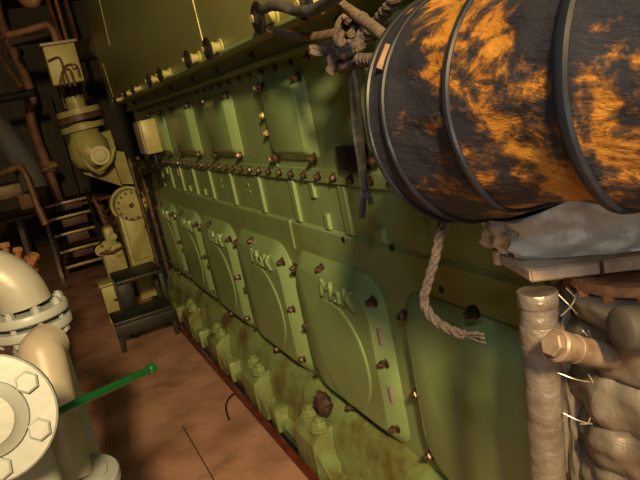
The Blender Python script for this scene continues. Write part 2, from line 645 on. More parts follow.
# ---- indicator cocks: stem with black handwheel, along the casing foot
def cock(x, z, s=1.):
    bm = bmesh.new()
    lathe(bm, (x, .16, z), (0, 1, 0), [(0, .03 * s), (.008, .03 * s), (.008, .019 * s), (.03, .019 * s), (.03, .023 * s), (.042, .023 * s), (.042, .012 * s), (.055, .012 * s)], 14)
    c = obj('indicator_cock', bm, 'equip', eng)
    bm = bmesh.new()
    lathe(bm, (x, .208, z), (0, 1, 0), [(0, .02 * s), (.002, .038 * s), (.008, .043 * s), (.014, .038 * s), (.016, .02 * s), (.026, .013 * s)], 22)
    obj('handwheel', bm, 'black', c)['label'] = 'black round handwheel'
    bm = bmesh.new()
    lathe(bm, (x, .233, z), (0, 1, 0), [(0, .011 * s), (.006, .011 * s)], 6)
    obj('spindle_nut', bm, 'bolt_paint', c)


for px, py, s_ in ((258, 18, 1.15), (304, 3, 1.1), (207.5, 49, 1.05), (187.5, 59.5, .95), (160, 75, .95), (149, 80.5, .95), (132.5, 90, .75), (125, 94, .75), (115, 100.5, .7)):
    p = on(px, py, 1, .216)
    cock(p.x, p.z, s_)

# ---- thin brown pipes down the engine end
for dx, y, r in ((.035, .06, .02), (.075, .13, .016), (.05, -.05, .025)):
    bm = bmesh.new()
    tube(bm, spline([(X1 + dx, y, .25), (X1 + dx, y, .6), (X1 + dx + .01, y, 1.0), (X1 + dx, y, 1.38)], 6), r, 10)
    for z in (.4, .72, 1.05, 1.3):
        lathe(bm, (X1 + dx, y, z), (0, 0, 1), [(0, r * 1.6), (.035, r * 1.6)], 6)
    obj('drain_pipe', bm, 'brown', eng)

# ------------------------------------------------------------------ things on and by the engine end
p = on(142, 138, 1, .14)
t = thing('junction_box', 'pale cream junction box high at the far end of the engine side', 'box', (p.x, .08, p.z - .13))
obj('casing', box(p.x - .13, p.x + .13, .035, .15, p.z - .125, p.z + .125, bev=.008), 'equip', t)
obj('lid', box(p.x - .12, p.x + .12, .15, .162, p.z - .115, p.z + .115, bev=.004), 'cream', t)
bm = bmesh.new()
for i in range(3):
    z = p.z - .15
    cyl(bm, (p.x - .07 + .07 * i, .09, z - .05), (p.x - .07 + .07 * i, .09, z + .03), .018, n=10)
obj('cable_gland', bm, 'black', t)
bm = bmesh.new()
for i in range(6):
    a = Vector((p.x - .2 + .1 * i, .10 + .02 * (i % 2), p.z - .22))
    tube(bm, spline([a, a + Vector((.12, .03, -.03 + .02 * (i % 3))), a + Vector((.3, .0, .01)), a + Vector((.55, -.05, -.02 * i))], 6), .028, 8)
tag(obj('cable_bundle', bm, 'black'), 'black cable bundle sagging below the cream junction box', 'cable')

# end pump: slab front with half drum on top
xp = 6.1
t = thing('attached_pump', 'pale green slab-fronted pump with a drum head at the engine end', 'pump', (xp, .15, 0))
o0, o1 = on(125, 214, 0, xp), on(142, 260, 0, xp)
bm = bmesh.new()
add_box(bm, xp, xp + .35, .06, .32, .0, .86, bev=.012)
obj('pump_body', bm, 'equip', t)
bm = bmesh.new()
add_box(bm, xp - .03, xp + .02, .13, .29, .40, .84, bev=.01)
obj('front_cover', bm, 'equip', t)
bm = bmesh.new()
c = on(131, 205, 0, xp - .02)
lathe(bm, (c.x - .04, c.y, c.z), (1, 0, 0), [(0, .135), (.015, .15), (.2, .15), (.2, .17), (.24, .17)], 32)
dr = obj('drum_head', bm, 'equip', t)
for i in range(14):
    a = 2 * PI * i / 14
    bm = bmesh.new()
    q = c + Vector((-.045, math.cos(a) * .125, math.sin(a) * .125))
    lathe(bm, q, (-1, 0, 0), [(0, .012), (.014, .012)], 6)
    obj('cover_screw', bm, 'bolt', dr)
bm = bmesh.new()
lathe(bm, (c.x - .06, c.y, c.z), (1, 0, 0), [(0, .02), (.03, .03)], 12)
obj('centre_plug', bm, 'bolt', dr)

# valve body below it
t = thing('valve_block', 'yellowish cast valve block with round caps left of the end pump', 'valve', (6.3, .42, 0))
c = on(112, 247, 0, 6.3)
bm = bmesh.new()
add_box(bm, 6.3, 6.5, c.y - .1, c.y + .11, .0, c.z + .02, bev=.03)
add_box(bm, 6.3, 6.48, c.y - .06, c.y + .04, c.z, c.z + .2, bev=.03)
obj('valve_body', bm, 'equip', t)
for dy, dz, r in ((.05, .03, .05), (-.04, -.06, .045), (.11, .0, .055), (-.03, .10, .04)):
    bm = bmesh.new()
    lathe(bm, (6.31, c.y + dy, c.z + dz), (-1, 0, 0), [(0, r), (.05, r), (.05, r * .7), (.08, r * .65)], 16)
    obj('round_cap', bm, 'equip', t)
bm = bmesh.new()
tube(bm, spline([(6.25, c.y - .10, c.z - .02), (6.2, c.y, c.z - .03), (6.24, c.y + .13, c.z - .02)], 6), .015, 8)
obj('pipe_clip', bm, 'brown', t)
bm = bmesh.new()
for i in range(5):
    q = on(100 + 3 * i, 200 + 7 * i, 0, 6.6)
    tube(bm, spline([q, q + Vector((-.05, .06, .05)), q + Vector((-.1, .03, -.08)), q + Vector((0, -.06, -.12)), q + Vector((.05, -.1, -.02))], 6), .018, 8)
tag(obj('small_bore_pipes', bm, 'maroon'), 'tangle of thin maroon pipes beside the drum head', 'pipes')

# filter / valve housing further up
t = thing('filter_housing', 'green filter housing with stacked flanges under the control box', 'filter', at(92, 172, 6.8))
P = lambda x, y, d=6.8: at(x, y, d)
bm = bmesh.new()
q0, q1 = P(95, 168), P(82, 126)
lathe(bm, q0, q1 - q0, [(0, .10), (.04, .17), (.14, .215), (.28, .21), (.36, .165), ((q1 - q0).length, .15)], 28)
fb = obj('filter_body', bm, 'equip', t)
q = P(101, 156, 6.55)
bm = bmesh.new()
lathe(bm, q + Vector((.06, 0, 0)), (-1, .1, .1), [(0, .1), (.09, .1), (.09, .065), (.115, .06), (.115, .03)], 22)
obj('filter_cap', bm, 'equip', fb)
for (x, y), r, m_ in (((83, 127), .235, 'equip'), ((80, 118), .25, 'brown'), ((78.5, 112), .235, 'equip'), ((76.5, 105), .1, 'equip')):
    bm = bmesh.new()
    lathe(bm, P(x, y), (0, .05, 1), [(-.03, r), (.03, r)] if r > .2 else [(-.09, r), (.09, r)], 28)
    obj('flange', bm, m_, t)
bm = bmesh.new()
tube(bm, spline([P(78, 140, 6.6), P(83, 158, 6.6), P(96, 171, 6.6), P(110, 162, 6.6), P(114, 148, 6.6)], 8), .022, 8)
obj('bypass_pipe', bm, 'equip', t)
bm = bmesh.new()
xprofile_pts = [P(76, 140, 7.0), P(84, 174, 7.0), P(128, 188, 7.0), P(122, 168, 7.0), P(110, 130, 7.0)]
loft(bm, [xprofile_pts, [p + Vector((.08, 0, 0)) for p in xprofile_pts]])
obj('mounting_plate', bm, 'equip', t)
bm = bmesh.new()
loft(bm, [[P(110, 150, 6.8), P(124, 152, 6.8), P(134, 184, 6.8), P(122, 184, 6.8)], [p + Vector((.1, 0, 0)) for p in [P(110, 150, 6.8), P(124, 152, 6.8), P(134, 184, 6.8), P(122, 184, 6.8)]]])
obj('stay_plate', bm, 'equip', t)

# control box with conduits, above
t = thing('control_box', 'square pale green control box with thin conduits in the upper corner', 'box', on(64, 84, 0, 6.7))
a, b4 = on(40, 47, 0, 6.7), on(88, 80, 0, 6.7)
bm = bmesh.new()
add_box(bm, 6.7, 6.95, b4.y + .03, a.y - .02, b4.z + .0, a.z - .0, bev=.012)
obj('casing', bm, 'equip', t)
y0, y1, z0, z1 = b4.y + .03, a.y - .02, b4.z, a.z
obj('top_rim', box(6.66, 6.96, y0 - .02, y1 + .02, z1, z1 + .025, bev=.004), 'cream', t)
W_, H_ = y1 - y0, z1 - z0
for pts in ([(.97, .62), (.6, .66), (.55, .3), (.5, -.1)], [(.8, .02), (.5, .42), (.15, .4), (.12, .1)], [(.66, -.05), (.62, .3), (.38, .32), (.34, -.1)]):
    bm = bmesh.new()
    tube(bm, spline([(6.685, y0 + u * W_, z0 + v * H_) for u, v in pts], 8), .012, 8)
    obj('conduit', bm, 'brown', t)
bm = bmesh.new()
lathe(bm, (6.70, y0 + .2 * W_, z0 + .38 * H_), (-1, 0, 0), [(0, .03), (.03, .026), (.035, .01)], 12)
obj('knob', bm, 'bolt', t)

t = thing('starter_box', 'reddish brown relay box with cables below the green control box', 'box', at(72, 107, 6.8))
c = at(72, 94, 6.8)
obj('casing', box(c.x, c.x + .2, c.y - .12, c.y + .12, c.z - .15, c.z + .17, bev=.012), 'maroon', t)
for i, (dy, dz) in enumerate(((.06, .05), (-.03, .02), (.0, -.06), (-.09, .08))):
    bm = bmesh.new()
    tube(bm, spline([(c.x - .02, c.y + dy, c.z + .2), (c.x - .05, c.y + dy - .02, c.z + dz), (c.x - .03, c.y + dy + .03, c.z + dz - .1), (c.x - .02, c.y + dy - .02, c.z - .17)], 6), .016, 8)
    obj('cable', bm, 'brown' if i % 2 else 'black', t)

# ------------------------------------------------------------------ far pipes, frames, dark machinery
DP = 8.8
foot = at(59, 202, DP)
t = thing('upright_pipe', 'pinkish brown bent pipe running down the far left', 'pipe', foot)
bm = bmesh.new()
tube(bm, spline([at(x, y, DP) for x, y in ((-6, -8), (0, 20), (8, 38), (14, 52), (24, 74), (32, 97), (30, 112), (34, 131), (47, 166), (55, 190), (59, 202))], 6), .066, 14)
obj('pipe_run', bm, 'pink', t)
for (x, y, r) in ((48, 166, .12), (50, 171, .12), (8, 38, .105)):
    bm = bmesh.new()
    q = at(x, y, DP)
    d = at(x + 3, y + 8, DP) - q
    lathe(bm, q, d, [(-.03, r), (.03, r)], 20)
    obj('flange', bm, 'pink', t)
bm = bmesh.new()
q = at(57, 164, DP - .2)
lathe(bm, q, at(44, 170, DP - .2) - q, [(0, .04), (.05, .04), (.05, .02), (.3, .02)], 8)
obj('clamp_bolt', bm, 'bolt_paint', t)
PZ = foot.z
bm = bmesh.new()
tube(bm, spline([at(8, 35, 6.6), at(25, 31, 6.6), at(40, 26.5, 6.6), at(46, 25, 6.6), at(52, 29, 6.6), at(56, 40, 6.6), at(57, 47, 6.65)], 6), .036, 12)
tag(obj('conduit_pipe', bm, 'pink'), 'thin pink conduit curving down into the control box top', 'pipe')
bm = bmesh.new()
tube(bm, spline([at(20, -6, 6.4), at(26, 1, 6.4), at(34, 2, 6.4), at(37, -6, 6.4)], 6), .06, 12)
tag(obj('bent_pipe', bm, 'pink'), 'short pink pipe bend cut by the top left picture edge', 'pipe')
for i, (a, b4, r, m_, lab) in enumerate((
        ((46, -5, 7.6), (62, 44, 7.6), .03, 'maroon', 'thin brown cable pipe above the control box, nearest its left corner'),
        ((57, 5, 7.6), (68, 44, 7.6), .022, 'pink', 'very thin pale pipe above the middle of the control box'),
        ((64, -5, 7.8), (80, 50, 7.8), .03, 'maroon', 'thin brown pipe above the right corner of the control box'),
        ((-4, 100, 7.5), (36, 92, 7.5), .05, 'blackmetal', 'black rail crossing behind the bent pink pipe at mid height'),
        ((10, 42, 7.4), (52, 36, 7.4), .06, 'dark', 'dark pipe lying behind the thin pink conduit'),
        ((0, 57, 7.2), (22, 88, 7.2), .03, 'brown', 'slanting brown bar left of the bent pink pipe'),
)):
    bm = bmesh.new()
    p0, p1 = at(*a), at(*b4)
    if i < 3:
        p0 = p1 + (p0 - p1) * ((3.9 - p1.z) / (p0.z - p1.z))
    cyl(bm, p0, p1, r, n=12)
    tag(obj('service_pipe', bm, m_), lab, 'pipe')
# dark cross pipe between the box and the casing
bm = bmesh.new()
cyl(bm, at(78, 52, 7.4), at(100, 47, 6.9), .12, n=20)
tag(obj('cross_pipe', bm, 'dark'), 'fat dark pipe between the control box and the engine casing', 'pipe')
# blue grey hose, left frame
bm = bmesh.new()
tube(bm, spline([at(-10, 122, 5.6), at(4, 135, 5.6), at(16, 152, 5.6), at(29, 172, 5.6), at(36, 190, 5.6)], 6), .11, 16)
tag(obj('air_hose', bm, 'grille'), 'thick blue-grey hose slanting down at the left edge', 'hose')
bm = bmesh.new()
tube(bm, spline([at(-6, 176, 5.3), at(8, 171, 5.3), at(18, 167, 5.3), at(24, 172, 5.3), at(30, 186, 5.3), at(37, 205, 5.3), at(46, 225, 5.3)], 6), .03, 12)
tag(obj('handrail', bm, 'brown'), 'bent brown handrail below the blue-grey hose', 'handrail')
bm = bmesh.new()
q = at(8, 192, 5.6)
add_box(bm, q.x, q.x + .5, q.y - .12, q.y + .4, q.z - .06, q.z + .06, bev=.01)
tag(obj('rusty_beam', bm, 'brown'), 'short rusty beam end under the bent handrail', 'beam')

# dark machine mass beyond the left pipes
t = thing('generator_casing', 'large dark machine casing in the shadows at far left', 'machine', at(8, 330, 6.6) * 1)
q = at(15, 225, 6.6)
bm = bmesh.new()
add_box(bm, q.x + .5, q.x + 1.9, 1.75, 2.9, 0.02, 1.35, bev=.03)
obj('casing', bm, 'dark', t)
for i in range(3):
    bm = bmesh.new()
    add_box(bm, q.x + .47, q.x + .52, 1.8 + .37 * i, 2.1 + .37 * i, .3, 1.15, bev=.01)
    obj('side_door', bm, 'blackmetal', t)
bm = bmesh.new()
cyl(bm, (q.x + .8, 2.0, 1.3), (q.x + .8, 2.0, 2.3), .16, n=24)
cyl(bm, (q.x + .8, 2.0, 1.9), (q.x + .8, 2.8, 1.9), .1, n=20)
obj('exhaust_trunk', bm, 'dark', t)

# rack of dark electrical cabinets behind the stairs
t = thing('electrical_cabinet', 'tall dark cabinet standing behind the stair top', 'cabinet', (11.2, .9, .02))
obj('casing', box(11.2, 11.9, .3, 2.2, .02, 2.4, bev=.02), 'room', t)
for i in range(3):
    obj('cabinet_door', box(11.17, 11.21, .36 + .62 * i, .92 + .62 * i, .12, 2.3, bev=.01), 'dark', t)

# ------------------------------------------------------------------ stairs at the end of the plates
t = thing('stairs', 'dark steel stairs with thin bright tread edges at the far end', 'stairs', (7.9, .7, 0))
sx0, sz1 = 7.75, 1.02
for (x0, y0), (x1, y1), nm in (((41, 205), (64, 283), 'stringer'), ((87, 194), (108, 266), 'stringer')):
    top = on(x0, y0, 0, 8.5)
    bot = on(x1, y1, 0, 7.85)
    bot.z = max(bot.z, 0)
    bm = bmesh.new()
    a_ = [bot + Vector((0, -.02, -.02)), bot + Vector((0, .02, -.02)), bot + Vector((0, .02, .16)), bot + Vector((0, -.02, .16))]
    c_ = [top + Vector((0, -.02, -.1)), top + Vector((0, .02, -.1)), top + Vector((0, .02, .08)), top + Vector((0, -.02, .08))]
    loft(bm, [a_, c_])
    obj('stringer', bm, 'blackmetal', t)
TR = [((43, 208.5), (88, 196.5), 8.5), ((49, 221), (92, 210), 8.35), ((55, 237), (98, 225.5), 8.2), ((60, 252.5), (100, 243), 8.02), ((66, 268), (104, 257.5), 7.9)]
for i, (a, b4, X) in enumerate(TR):
    l, r = on(*a, 0, X), on(*b4, 0, X)
    z = (l.z + r.z) / 2
    bm = bmesh.new()
    add_box(bm, X, X + .22, min(l.y, r.y), max(l.y, r.y), z - .012, z + .012, bev=.003)
    tr = obj('tread', bm, 'blackmetal', t)
    bm = bmesh.new()
    add_box(bm, X - .012, X + .004, min(l.y, r.y), max(l.y, r.y), z - .014, z + .016, bev=.002)
    obj('nosing', bm, 'bolt_paint', tr)
    if i:
        bm = bmesh.new()
        add_box(bm, X + .24, X + .25, min(l.y, r.y) + .08, max(l.y, r.y) - .13, z + .05, z + .15, bev=.003)
        obj('riser_plate', bm, 'maroon', t)
l = on(59, 204, 0, 8.9)
bm = bmesh.new()
add_box(bm, 8.75, 10.15, -.1, 1.5, PZ - .045, PZ - .003, bev=.005)
pl = thing('platform', 'reddish platform plate at the head of the stairs', 'platform', (8.75, .6, 0))
obj('deck_plate', bm, 'maroon', pl)
for lx, ly in ((8.8, -.05), (8.8, 1.25), (9.95, -.05), (9.95, 1.25)):
    obj('leg', box(lx - .03, lx + .03, ly - .03, ly + .03, 0, PZ - .045), 'blackmetal', pl)
bm = bmesh.new()
q = on(45, 185, 0, 8.9)
add_box(bm, 9.6, 9.95, foot.y + .12, foot.y + .5, PZ, PZ + .38, bev=.02)
tag(obj('tank', bm, 'pink'), 'small pinkish tank on the platform behind the bent pipe', 'tank')

# ------------------------------------------------------------------ step stool
t = thing('step_stool', 'dark green two-step steel stool standing on the floor plates', 'stool', (5.1, .45, 0))
obj('upper_tread', box(5.12, 5.55, .2, .58, .44, .47, bev=.006), 'darkgreen', t)
obj('lower_tread', box(4.78, 5.12, .24, .70, .215, .245, bev=.006), 'darkgreen', t)
obj('front_apron', box(4.78, 4.80, .24, .70, .12, .215, bev=.003), 'darkgreen', t)
obj('back_panel', box(5.10, 5.12, .48, .58, .245, .44, bev=.003), 'darkgreen', t)
for x, y, z in ((4.8, .26, .215), (4.8, .68, .215), (5.14, .22, .44), (5.14, .56, .44), (5.52, .22, .44), (5.52, .56, .44)):
    obj('leg', box(x - .018, x + .018, y - .018, y + .018, 0, z, bev=.003), 'darkgreen', t)
for y in (.25, .57):
    obj('side_rail', box(4.80, 5.5, y - .012, y + .012, .1, .13, bev=.003), 'darkgreen', t)
t = thing('pale_case', 'pale green metal case on the floor behind the dark step stool', 'case', (5.72, .55, 0))
obj('body', box(5.62, 5.85, .42, .68, 0, .34, bev=.012), 'equip', t)
obj('lid', box(5.61, 5.86, .41, .69, .345, .37, bev=.006), 'equip', t)
obj('handle', box(5.60, 5.62, .5, .6, .2, .225, bev=.004), 'black', t)

# thin black wire lying on the plates
bm = bmesh.new()
tube(bm, spline([on(242, 392, 2, .006), on(234, 394, 2, .006), on(228, 400, 2, .006), on(226, 408, 2, .006), on(229, 420, 2, .006)], 8), .006, 8)
tag(obj('scrap_wire', bm, 'black'), 'short curved black wire lying on the floor plates', 'wire')

# ------------------------------------------------------------------ ventilation duct
SC = .9
C0 = CAM + (Vector((.949, .202, 1.559)) - CAM) * SC
AX = Vector((-1, -.015, .054)).normalized()
RD = .2 * SC
t = thing('ventilation_duct', 'fat sooty orange ventilation hose with black hoops hanging by the engine', 'duct', C0)
hoops = [0, .042, .209 * SC, .419 * SC, .60, .80, 1.0, 1.2, 1.4, 1.6, 1.8]
a, b_, _ = basis(AX)
rings = []
NS = 112
ts = []
for h0, h1 in zip(hoops, hoops[1:]):
    n = max(6, int((h1 - h0) / .011))
    ts += [(h0 + (h1 - h0) * i / n, i / n, h1 - h0) for i in range(n)]
ts.append((hoops[-1], 0, .2))


def duct_rad(tv):
    return RD * (1.045 if tv <= 0 else 1.045 - .045 * min(1, tv / .15))


def settle(p, tv):
    """the hose rests on the insulation bag, which presses its underside flat"""
    k = min(1, max(0, (tv - .06) / .2))
    zf = 1.372 + .075 * k * k * (3 - 2 * k)
    if p.z < zf + .03:
        p.z = zf + .03 * math.exp((p.z - zf - .03) / .03) if p.z < zf + .03 else p.z
    return p


for tv, u, span in ts:
    r0 = duct_rad(tv)
    ring = []
    for j in range(NS):
        w = 2 * PI * j / NS
        dv = a * math.cos(w) + b_ * math.sin(w)
        sag = math.sin(PI * u) * min(1, span / .15)
        q = Vector((tv * 7, math.cos(w) * 2.4 + tv * 2, math.sin(w) * 2.4))
        wr = noise.fractal(q + Vector((3, 1, 7)), 1., 2., 4)
        fold = noise.noise(Vector((tv * 3, math.cos(w) * 7, math.sin(w) * 7)))
        fold2 = abs(noise.noise(Vector((tv * 14 + w * 2.0, math.cos(w) * 5 - tv * 6, math.sin(w) * 5 + 4))))
        rr = r0 * (1 - .035 * sag) + sag * (.012 * wr + .007 * fold - .004 * fold2)
        ring.append(settle(C0 + AX * tv + dv * rr, tv))
    rings.append(ring)
# inner return at the open far end gives the cloth its thickness
inner = [[C0 + AX * tv + (p - (C0 + AX * t0[0])) * .965 for p in ring] for (t0, ring, tv) in [(ts[i], rings[i], ts[i][0]) for i in range(0, len(ts), 8)]]
bm = bmesh.new()
loft(bm, inner[::-1] + rings, cap0=True, cap1=False)
obj('duct_cloth', bm, 'duct', t, angle=80)
for i, h in enumerate(hoops):
    wdt = (.005, .0048, .0062, .0085, .009)[min(i, 4)]
    thick = (.005, .005, .0055, .0065, .007)[min(i, 4)]
    bm = bmesh.new()
    rr = duct_rad(h) + .001
    secs = []
    for j in range(80):
        w = 2 * PI * j / 80
        dv = a * math.cos(w) + b_ * math.sin(w)
        wob = .004 * noise.noise(Vector((math.cos(w) * 1.5 + i * 5, math.sin(w) * 1.5, h)))
        secs.append([settle(C0 + AX * h + dv * rr, h) + AX * (wob + wdt * math.cos(s)) + dv * (thick * math.sin(s)) for s in [2 * PI * k / 8 for k in range(8)]])
    loft(bm, secs, closed=True)
    obj('wire_hoop', bm, 'hoop', t)
# copper coloured tab at the far ring where the ropes are made fast
q0, q1 = at(390, 45, .925), at(380, 70, .925)
dirq = (q1 - q0).normalized()
aq, bq, _ = basis(dirq, ROT @ Vector((0, 0, 1)))
bm = bmesh.new()
add_box(bm, -.0075, .0075, -.004, .004, 0, (q1 - q0).length, bev=.002, M4=Matrix.Translation(q0) @ Matrix((aq, bq, dirq)).transposed().to_4x4())
obj('lifting_tab', bm, 'tag', t)['label'] = 'copper coloured tab'

# ------------------------------------------------------------------ ropes
dK = 1.55
K = lambda x, y, d=dK: at(x, y, d)
# hanging tail rope at duct bottom
bm = bmesh.new()
pts = [at(444, 208, 1.035), at(443, 220, 1.05), at(439, 240, 1.06), at(434, 262, 1.06), at(428, 282, 1.06), at(424, 300, 1.06), at(430, 315, 1.05), at(441, 325, 1.04), at(455, 332, 1.03), at(466, 335, 1.02)]
rope(bm, pts, .0088)
for i in range(7):
    s = at(463, 334.5, 1.023)
    e2 = at(482 + random.uniform(-4, 4), 332 + i * 1.6 + random.uniform(-2, 2), 1.01 + random.uniform(-.012, .012))
    mid = s.lerp(e2, .5) + Vector((0, random.uniform(-.004, .004), random.uniform(-.004, .004)))
    tube(bm, spline([s, mid, e2], 5), .0024, 6)
tag(obj('rope_tail', bm, 'tail'), 'grey twisted rope with frayed end dangling under the duct', 'rope')

# knot against the engine flange
bm = bmesh.new()
r = .017
rope(bm, [K(391, 58, 1.2), K(376, 60, 1.35), K(362, 60, 1.48), K(350, 56), K(341, 45), K(339, 32), K(344, 21), K(353, 18), K(361, 24), K(362, 38), K(357, 50, 1.5), K(346, 62, 1.5), K(338, 68)], r)
rope(bm, [K(402, -8, 1.25), K(392, 4, 1.3), K(380, 18, 1.4), K(368, 34, 1.5), K(361, 44, 1.55), K(354, 33, 1.6), K(350, 42, 1.58), K(350, 56, 1.48), K(344, 68, 1.5)], r * .92)
rope(bm, [K(352, 46, 1.46), K(346, 52, 1.45), K(338, 53, 1.48), K(331, 50), K(324, 49), K(317, 51), K(310, 51)], r * .95)
rope(bm, [K(334, 53, 1.5), K(331, 58, 1.5), K(332, 66, 1.5), K(329, 71, 1.5), K(334, 73, 1.5)], r * .6)
rope(bm, [K(344, 20, 1.5), K(352, 14, 1.5), K(363, 18, 1.5), K(367, 30, 1.52), K(360, 42, 1.54)], r * .9)
tag(obj('knotted_rope', bm, 'rope'), 'thick grey rope tied in a big knot left of the duct', 'rope')

bm = bmesh.new()
tube(bm, resample(spline([at(326, -10, 1.35), at(338, 2, 1.33), at(352, 12, 1.28), at(366, 22, 1.2), at(379, 32, 1.1), at(387, 40, 1.04), at(388, 50, 1.02)], 12), .006), .0115, 12)
tag(obj('lashing_line', bm, 'cable'), 'brown cord running down from above to the copper duct tab', 'rope')
bm = bmesh.new()
tube(bm, resample(spline([K(266, 28, 1.9), K(280, 33, 1.85), K(300, 36.5, 1.75), K(320, 36, 1.66), K(340, 32, 1.58), K(352, 33, 1.54)], 10), .008), .0125, 10)
tag(obj('lashing_line', bm, 'cable'), 'grey cord stretched from an indicator cock to the knot', 'rope')
bm = bmesh.new()
tube(bm, resample(spline([on(264, 9, 1, .215), on(272, 6, 1, .225), on(284, 7, 1, .235), on(296, 11, 1, .23), on(306, 11, 1, .265), on(318, 8, 1, .27), on(334, -2, 1, .30), on(346, -12, 1, .33)], 10), .008), .014, 10)
tag(obj('black_cable', bm, 'strap'), 'dark cable looping between the two largest indicator cocks at the top', 'cable')
bm = bmesh.new()
for off, end, wd in ((0, 218, .012), (4, 196, .010)):
    pth = [at(355 + off * .5, 50, 1.5), at(353 + off, 64, 1.52), at(353 + off, 85, 1.55), at(354.5 + off, 115, 1.6), at(357 + off, 140, 1.63), at(361 + off * .4, 165, 1.66), at(363 + off * .5, 190, 1.68)]
    if end > 200:
        pth.append(at(362, end, 1.7))
    pth = spline(pth, 8)
    fr = frames(pth)
    loft(bm, [[p + f[0] * wd * c_ + f[1] * wd * .45 * s_ for c_, s_ in [(math.cos(2 * PI * k / 10), math.sin(2 * PI * k / 10)) for k in range(10)]] for p, f in zip(pth, fr)])
for i in range(6):
    s = at(366, 190, 1.68)
    e2 = at(367 + random.uniform(-5, 7), 200 + random.uniform(-4, 6), 1.68)
    tube(bm, spline([s, s.lerp(e2, .5) + Vector((.004 * i - .01, 0, .004)), e2], 4), .0035, 6)
tag(obj('hanging_strap', bm, 'strap'), 'dark doubled strap hanging from the knot down the engine side', 'strap')

# ------------------------------------------------------------------ lagged exhaust parts, lower right
DC = .93
cor = at(531, 283, DC)
zb = cor.z
Lp, Rp = on(496, 262, 2, zb), on(700, 263, 2, zb)
u = (Rp - cor).normalized()
v = (Lp - cor)
wv = v.length
v = v.normalized()
up = Vector((0, 0, 1))
th = .021
t = thing('support_bracket', 'sooty steel bracket plate under the silver bag', 'bracket', cor)
bm = bmesh.new()
ol = [cor, Lp + u * .0, Lp + v * .012 + u * .012, Lp + v * .012 + u * .05, cor + u * .16 + v * .10, cor + u * .4 + v * .1, cor + u * .4]
loft(bm, [ol, [p + up * th for p in ol]])
bmesh.ops.bevel(bm, geom=list(bm.edges), offset=.003, segments=2, affect='EDGES')
obj('plate', bm, 'bracket', t)
bm = bmesh.new()
cyl(bm, Lp + up * -.002 + u * .012, Lp + up * (th + .002) + u * .012, .017, n=16)
obj('rounded_lug', bm, 'bracket', t)
for s_ in (.10, .24):
    p = cor + u * s_ - v * .001 + up * (th * .5)
    obj('weld_joint', box(-.0015, .0015, -.003, .003, -th * .52, th * .52, M4=Matrix.Translation(p)), 'brown', t)

bagc = cor + u * .21 + v * .108 + up * (th + .055)
Mx = Matrix((u, v, up)).transposed()
bm = bmesh.new()
blob(bm, bagc, .21, .09, .10, .15, 2.6, 3., Mx, 3.4, 5)
for w in bm.verts:
    tv = (w.co - C0).dot(AX)
    if tv > -.02:
        ax = w.co - C0 - AX * tv
        if ax.length < RD + .1:
            # lowest point of the hose above this spot
            yy = min(.999, abs(ax.y) / RD)
            low = settle(C0 + AX * tv - Vector((0, 0, RD * math.sqrt(1 - yy * yy))), tv).z
            if abs(ax.y) < RD:
                w.co.z = min(w.co.z, low - .006)
    w.co.z = max(w.co.z, zb + th + .001)
t = thing('insulation_bag', 'silver cloth insulation bag bulging out beneath the duct', 'insulation', bagc - up * .05)
obj('bag', bm, 'bag', t)
# taped vertical pipe
ptop, pbot = at(537, 291, .925), at(548.5, 480, .99)
dn = (pbot - ptop).normalized()
pend = ptop + dn * ((ptop.z - .03) / -dn.z)
t = thing('taped_pipe', 'upright pipe wrapped in silver foil tape below the bracket', 'pipe', pend)
bm = bmesh.new()
Lg = (pend - ptop).length
prof = []
n = 160
for i in range(n + 1):
    s = Lg * i / n
    rr = .0275 + .0013 * noise.noise(Vector((0, 0, s * 26))) + .0012 * noise.noise(Vector((7, 0, s * 70)))
    prof.append((s, rr))
aa, bb, dd = basis(dn)
rings = []
for s, rr in prof:
    rings.append([ptop + dd * s + (aa * math.cos(w) + bb * math.sin(w)) * (rr + .0014 * noise.noise(Vector((math.cos(w) * 1.6, math.sin(w) * 1.6, s * 30)))) for w in [2 * PI * k / 28 for k in range(28)]])
loft(bm, rings)
obj('pipe_run', bm, 'foil', t)
for s0, s1, rr in ((.0, .022, .030), (.052, .088, .0297)):
    bm = bmesh.new()
    lathe(bm, ptop, dn, [(s0, rr - .001), (s0 + .003, rr), (s1 - .003, rr), (s1, rr - .001)], 28)
    obj('tape_band', bm, 'foil', t)

# lagged vessel behind it
vc = at(652, 400, .99)
t = thing('lagged_manifold', 'bulky pleated silver-lagged exhaust column at the lower right edge', 'insulation', (vc.x, vc.y, 0.265))
rings = []
RV = .117
zt = zb - .015
bm = bmesh.new()
nz = 150
for i in range(nz + 1):
    z = zt - (zt - .265) * i / nz
    ring = []
    d_ = zt - z
    per = .082
    puff = abs(math.sin(PI * ((d_ + .02 + .012 * noise.noise(Vector((i * .0, 0, 0)))) / per))) ** .45
    for k in range(64):
        w = 2 * PI * k / 64
        q = Vector((math.cos(w) * 2.0, math.sin(w) * 2.0, z * 8))
        rr = RV * (.87 + .115 * puff) + .017 * noise.fractal(q + Vector((2, 9, 4)), 1., 2., 3) + .006 * noise.noise(Vector((w * 2, z * 40, 3)))
        if d_ < .02:
            rr -= .03 * (1 - d_ / .02)
        ring.append(Vector((vc.x + math.cos(w) * rr, vc.y + math.sin(w) * rr, z)))
    rings.append(ring)
loft(bm, rings)
obj('lagging', bm, 'cloth', t, angle=70)
# tie wires on its near side
def around(w, z, extra=.012):
    return Vector((vc.x + math.cos(w) * (RV + extra), vc.y + math.sin(w) * (RV + extra), z))


